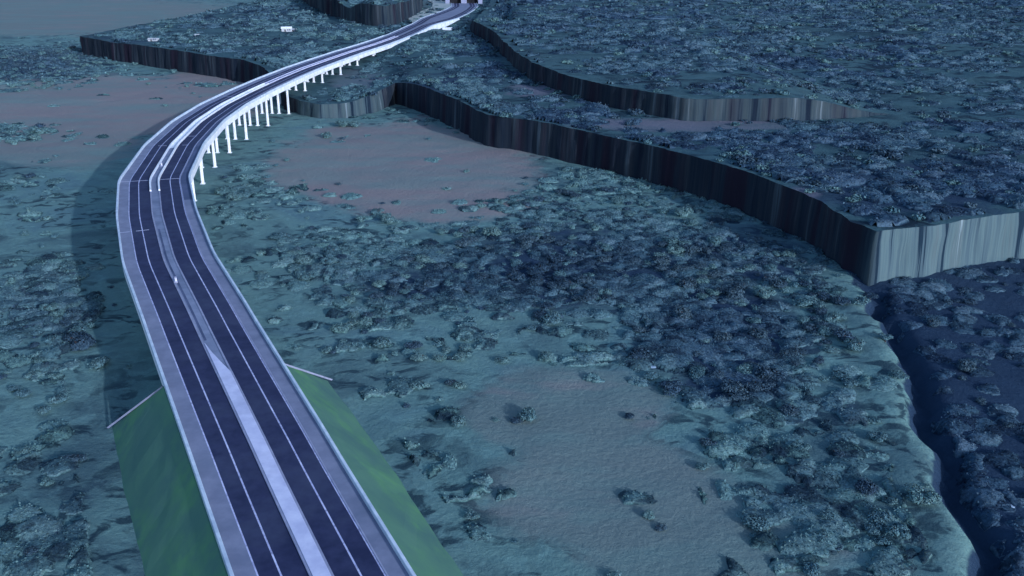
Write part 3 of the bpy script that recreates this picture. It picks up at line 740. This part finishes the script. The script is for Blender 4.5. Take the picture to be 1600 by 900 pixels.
def shrub_text(px_, py_, r, dx, dark):
    sz = 'very broad' if r > 3.2 else 'broad' if r > 2.7 else 'middling' if r > 2.2 else 'small' if r > 1.8 else 'tiny'
    sz += ' dark' if dark else ' pale'
    def third(v, a, b, n): return n[0] if v < a else (n[1] if v < b else n[2])
    if dx > 0: return f"{sz} bush in the dark hollow, {third(py_, 560, 720, ('below the pale cliff corner', 'beside the middle of the trench', 'by the lower end of the trench'))}", 'bushes in the dark hollow on the right'
    if px_ < 330 and py_ > 690: return f"{sz} bush left of the embankment foot, {third(py_, 760, 830, ('just below the edging strip', 'halfway down', 'at the picture bottom'))}", 'bushes left of the embankment'
    if px_ < 330: return f"{sz} bush left of the viaduct, {third(py_, 430, 560, ('near the bend shadow', 'in the thicket beside the shadow', 'below the thicket'))}", 'bushes left of the viaduct'
    if px_ > 1040 and py_ > 625: return f"{sz} bush in patchy scrub, {third(px_, 1180, 1320, ('at the bare ground edge', 'in its middle', 'near the ridge'))}, {third(py_, 710, 800, ('upper', 'middle', 'lower'))} part", 'bushes of the patchy scrub at lower right'
    if 940 < px_ < 1060 and 630 < py_ < 685: return f'{sz} bush of the lone clump on the bare patch', 'bushes of the lone clump'
    if py_ > 585: return f"{sz} bush on open ground, {third(px_, 700, 850, ('right of the green embankment', 'left of the bare patch', 'on the bare patch'))}", 'scattered bushes right of the embankment'
    if px_ > 980: return f"{sz} bush in the dense thicket, {third(px_, 1100, 1220, ('above the bare patch', 'below the long rock face', 'toward the cliff corner'))}, {third(py_, 430, 520, ('far', 'middle', 'near'))} side", 'bushes of the dense thicket below the rock face'
    return f"{sz} bush in the thicket, {third(px_, 560, 760, ('beside the viaduct', 'between viaduct and bare patch', 'above the bare patch'))}, {third(py_, 430, 520, ('far', 'middle', 'near'))} side", 'bushes of the thicket beside the viaduct'
for i in np.nonzero(ind)[0]:
    x, y = Pv[i]; dx = x - float(ridge_x(y)); z = float(h_valley(x, y))
    g = float(gloom_map(np.array([x]), np.array([y]))[0])
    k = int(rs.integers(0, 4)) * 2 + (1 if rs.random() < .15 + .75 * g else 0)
    e = empty('bush', (x, y, z - .1), rs.uniform(0, 6.28)); r = float(Rv[i]); e.scale = (r, r, r * rs.uniform(.75, 1.1))
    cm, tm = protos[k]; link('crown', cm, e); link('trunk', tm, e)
    lab, grp = shrub_text(px[i], py[i], r, dx, k % 2); tag(e, lab, 'bush', grp)

def mass(name, P_, Rr, zf, leafs, nq, mat, kind='stuff', hk=.75, seed=1):
    """many bushes merged: templates instanced by numpy"""
    rs = np.random.default_rng(seed); T = [np.concatenate([crown_np(np.random.default_rng(seed * 50 + k), nq, leafs, 1.0, hk, 5), core_np(np.random.default_rng(seed * 51 + k), .62, hk * .75, 3)]) for k in range(6)]
    out = []; zz = zf(P_[:, 0], P_[:, 1])
    an = rs.uniform(0, 6.28, len(P_)); kt = rs.integers(0, 6, len(P_)); hs = rs.uniform(.7, 1.15, len(P_))
    for i in range(len(P_)):
        t = T[kt[i]]; c, s_ = math.cos(an[i]), math.sin(an[i]); r = Rr[i]
        out.append(np.c_[(t[:, 0] * c - t[:, 1] * s_) * r + P_[i, 0], (t[:, 0] * s_ + t[:, 1] * c) * r + P_[i, 1], t[:, 2] * r * hs[i] + zz[i] - .15])
    V = np.concatenate(out); me = mesh_np(name, V, quads(len(V)), mat); return tag(link(name, me), kind=kind)
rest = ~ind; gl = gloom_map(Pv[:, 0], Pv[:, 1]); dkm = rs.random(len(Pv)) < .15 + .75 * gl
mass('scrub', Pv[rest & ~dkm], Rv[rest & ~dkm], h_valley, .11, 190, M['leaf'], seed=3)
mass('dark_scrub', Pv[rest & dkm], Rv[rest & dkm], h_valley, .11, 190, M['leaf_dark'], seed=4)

# woods on the plateaus
poly2 = np.concatenate([e2, np.array([(5900, 2600), (5900, 11000), (100, 11000)], float)])
poly3 = e3
Pp, rs = scatter(-430, 620, 290, 1750, 6.0, 9)
Pp = Pp[inside(Pp, poly1)]; Pp = Pp[visible(Pp, 17, 40, 30)]
up_in = inside(Pp, poly2); hill_in = inside(Pp, poly3)
zl = np.where(up_in, h_upper(Pp[:, 0], Pp[:, 1]), np.where(hill_in, hz3(Pp[:, 0], Pp[:, 1]), h_plateau(Pp[:, 0], Pp[:, 1])))
pxx, pyy = to_photo(Pp[:, 0], Pp[:, 1], 20)
d = np.where(up_in, .30 + .30 * sstep(900, 1200, pxx), np.where(pxx > 620, .75, .34)); d = np.where(hill_in, .45, d)
d = .45 * d * (.05 + 1.25 * sstep(.46, .56, fbm(Pp[:, 0] / 20., Pp[:, 1] / 24., 15, 4)))
rd = road_dist(Pp); k = (rs.random(len(Pp)) < d) & (rd > 19)
Pp, zl, up_in = Pp[k], zl[k], up_in[k]; Rp = np.clip(rs.lognormal(1.05, .3, len(Pp)), 1.8, 5) * (1 + .25 * (Pp[:, 1] > 800))
print('plateau bushes', len(Pp))
zmap = zl
def mass2(name, sel, mat, seed, nq):
    zsel = zmap[sel]; mass(name, Pp[sel], Rp[sel], lambda a, b: zsel, .17, nq, mat, hk=.55, seed=seed)
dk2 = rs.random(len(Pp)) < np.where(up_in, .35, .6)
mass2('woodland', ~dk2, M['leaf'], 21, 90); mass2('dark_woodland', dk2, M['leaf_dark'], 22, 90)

# ------------------------------------------------------------------ low merging canopy: domes of brush drawn over the ground
def canopy_h(x, y, cell, dens, hmax, seed):
    """returns height of brush above the ground and a per-clump random value"""
    wx = x + (fbm(x / (cell * .7), y / (cell * .7), seed + 7, 3) - .45) * cell * .9
    wy = y + (fbm(x / (cell * .7) + 50, y / (cell * .7), seed + 9, 3) - .45) * cell * .9
    cx, cy = np.floor(wx / cell), np.floor(wy / cell); H = np.full(x.shape, -1.0); ident = np.zeros(x.shape)
    for i in (-1, 0, 1):
        for j in (-1, 0, 1):
            a, b = cx + i, cy + j
            px_ = (a + hash2(a, b, seed)) * cell; py_ = (b + hash2(a, b, seed + 1)) * cell
            present = hash2(a, b, seed + 2) < dens
            rr = cell * (.50 + .42 * hash2(a, b, seed + 3)); hh = hmax * (.45 + .75 * hash2(a, b, seed + 4))
            q = 1 - ((wx - px_) ** 2 + (wy - py_) ** 2) / rr ** 2
            h = np.where(present & (q > 0), hh * np.sqrt(np.maximum(q, 0)), -1.0)
            better = h > H; H = np.where(better, h, H); ident = np.where(better, hash2(a, b, seed + 5), ident)
    H = H + (H > 0) * ((fbm(x / 1.6, y / 1.6, seed + 13, 3) - .5) * .9 * (hmax / 2.0))
    return H, ident
def canopy_mat(name, cols, darkcols):
    m, t, b = new_mat(name, .9, .1)
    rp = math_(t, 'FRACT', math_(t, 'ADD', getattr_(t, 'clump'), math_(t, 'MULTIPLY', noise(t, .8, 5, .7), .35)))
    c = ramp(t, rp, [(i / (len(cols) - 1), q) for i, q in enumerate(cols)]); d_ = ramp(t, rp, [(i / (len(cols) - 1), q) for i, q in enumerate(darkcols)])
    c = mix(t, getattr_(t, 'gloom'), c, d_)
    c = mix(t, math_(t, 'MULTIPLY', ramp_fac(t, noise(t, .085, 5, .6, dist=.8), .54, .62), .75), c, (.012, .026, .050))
    c = mix(t, .5, c, mix(t, ramp_fac(t, noise(t, 1.1, 5, .75), .35, .62), (.25, .27, .3), (1.45, 1.45, 1.45)), 'MULTIPLY')
    t.links.new(c, b.inputs['Base Color']); bump(t, b, noise(t, 1.3, 6, .8), .9, .7)
    return m
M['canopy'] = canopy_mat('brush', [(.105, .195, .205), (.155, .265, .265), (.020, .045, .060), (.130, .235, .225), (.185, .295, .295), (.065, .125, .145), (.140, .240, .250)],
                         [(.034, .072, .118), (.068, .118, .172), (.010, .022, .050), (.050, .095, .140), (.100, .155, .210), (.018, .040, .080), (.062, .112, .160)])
def brush(name, X, Y, zf, cell, dens, hmax, gloom, seed, ok):
    x, y = X.ravel(), Y.ravel(); H, idn = canopy_h(x, y, cell, dens, hmax, seed); g_ = ok.reshape(X.shape); e_ = g_.copy()
    e_[1:] &= g_[:-1]; e_[:-1] &= g_[1:]; e_[:, 1:] &= g_[:, :-1]; e_[:, :-1] &= g_[:, 1:]
    e_[0] = e_[-1] = False; e_[:, 0] = e_[:, -1] = False
    H = np.where(e_.ravel(), H, -1)
    ny, nx = X.shape; ii = np.arange(nx * ny).reshape(ny, nx)
    F = np.stack([ii[:-1, :-1], ii[:-1, 1:], ii[1:, 1:], ii[1:, :-1]], -1).reshape(-1, 4)
    hm = H[F]; F = F[(hm.max(1) > 0) & ok[F].all(1)]
    z = zf(x, y) + np.where(H > 0, H, -.35)
    used = np.unique(F); mp = np.full(len(x), -1); mp[used] = np.arange(len(used)); F = mp[F]
    # loose leafy tufts standing out of the domes
    rs = np.random.default_rng(seed); st_ = X[0, 1] - X[0, 0]
    src = np.nonzero(H > .25)[0]; src = src[rs.random(len(src)) < .85]; src = np.repeat(src, 2); n = len(src)
    c_ = np.c_[x[src], y[src], z[src]] + np.c_[rs.uniform(-.6, .6, (n, 2)) * st_, rs.uniform(-.1, .30, n) * hmax * .5]
    nn = rs.normal(size=(n, 3)); nn[:, 2] += .8; nn /= np.linalg.norm(nn, axis=1)[:, None]
    a = np.cross(nn, rs.normal(size=(n, 3))); a /= np.linalg.norm(a, axis=1)[:, None]; b = np.cross(nn, a); sz = (.34 * st_ * rs.uniform(.5, 1.2, n))[:, None]
    Q = np.stack([c_ - a * sz, c_ - b * sz * .7, c_ + a * sz, c_ + b * sz * .8], 1).reshape(-1, 3)
    nu = len(used); V = np.concatenate([np.c_[x, y, z][used], Q]); F = np.concatenate([F, quads(len(Q)) + nu])
    me = mesh_np(name, V, F, M['canopy'], True)
    rr_ = np.repeat(rs.uniform(-.08, .08, n), 4)
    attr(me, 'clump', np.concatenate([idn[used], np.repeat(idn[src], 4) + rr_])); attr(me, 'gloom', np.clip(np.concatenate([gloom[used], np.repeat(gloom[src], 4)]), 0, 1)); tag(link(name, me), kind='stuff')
    print(name, len(F))
def valley_brush(x0, x1, y0, y1, st, cell, seed, name):
    X, Y = np.meshgrid(np.arange(x0, x1, st), np.arange(y0, y1, st)); x, y = X.ravel(), Y.ravel(); P_ = np.c_[x, y]
    px_, py_ = to_photo(x, y, 0); dn = np.full(px_.shape, .05)
    for cx, cy, rx, ry, s_ in DENS: dn = np.maximum(dn, min(1, s_ * 1.15) * np.exp(-(((px_ - cx) / rx) ** 2 + ((py_ - cy) / ry) ** 2) ** 2))
    for cx, cy, rx, ry in DOPEN: dn = dn * (1 - .95 * np.exp(-(((px_ - cx) / rx) ** 2 + ((py_ - cy) / ry) ** 2) ** 2))
    d = x - ridge_x(y) + (fbm(y / 11., x * 0, 9, 4) - .5) * 9
    dn = np.where((d > 7) & (y < 320), .42, dn); dn = np.where((d > -8) & (d <= 7) & (y < 305), .05, dn)
    dn = dn * (.35 + 1.1 * sstep(.36, .58, fbm(x / 22., y / 22., 177, 3)))
    vis = (px_ > -80) & (px_ < 1680) & (py_ > -20) & (py_ < 960) & (~inside(P_, poly1))
    idx = np.nonzero(vis)[0]; rdist = np.full(len(x), 1e3); rdist[idx] = road_dist(P_[idx]); vis &= rdist > np.where(y < 228, 32, 16)
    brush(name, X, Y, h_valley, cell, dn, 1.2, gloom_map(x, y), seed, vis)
valley_brush(-210, 240, 125, 420, .8, 4.6, 300, 'ground_cover')
valley_brush(-320, 150, 420, 700, 1.4, 6.0, 320, 'ground_cover')
valley_brush(-700, -60, 700, 1150, 3.0, 9.0, 340, 'ground_cover')
def plateau_brush(x0, x1, y0, y1, st, cell, hmax, seed):
    X, Y = np.meshgrid(np.arange(x0, x1, st), np.arange(y0, y1, st)); x, y = X.ravel(), Y.ravel(); P_ = np.c_[x, y]
    px_, py_ = to_photo(x, y, 20); vis = (px_ > -80) & (px_ < 1680) & (py_ > -30) & (py_ < 500) & inside(P_, poly1)
    up_ = inside(P_, poly2); hl = inside(P_, poly3)
    idx = np.nonzero(vis)[0]; rdist = np.full(len(x), 1e3); rdist[idx] = road_dist(P_[idx]); vis &= rdist > np.where(y > 1070, 42, 18)
    zz = np.where(up_, h_upper(x, y), np.where(hl, hz3(x, y), h_plateau(x, y)))
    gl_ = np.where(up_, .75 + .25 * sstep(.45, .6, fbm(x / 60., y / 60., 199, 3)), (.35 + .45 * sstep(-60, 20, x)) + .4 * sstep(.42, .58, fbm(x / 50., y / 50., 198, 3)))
    dn = np.where(up_, .42, .62) * (.15 + 1.25 * sstep(.38, .56, fbm(x / 30., y / 34., 179, 3)))
    b_ = plateau_bare(x, y) * (~up_); dn = dn * (1 - .9 * np.clip(b_, 0, 1))
    # keep clear of the brinks so no sheet hangs over an edge
    sh = np.zeros(len(x), bool)
    for dx_, dy_ in ((st * 1.2, 0), (-st * 1.2, 0), (0, st * 1.2), (0, -st * 1.2)):
        Q = P_ + np.array([dx_, dy_]); sh |= (inside(Q, poly2) != up_) | (inside(Q, poly3) != hl) | (~inside(Q, poly1))
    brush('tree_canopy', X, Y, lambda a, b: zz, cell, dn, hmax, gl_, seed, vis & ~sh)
plateau_brush(-440, 560, 290, 700, 1.7, 7.0, 2.0, 400)
plateau_brush(-560, 700, 700, 1150, 3.0, 10.0, 3.0, 420)
plateau_brush(-800, 1000, 1150, 1900, 5.5, 15.0, 4.0, 440)
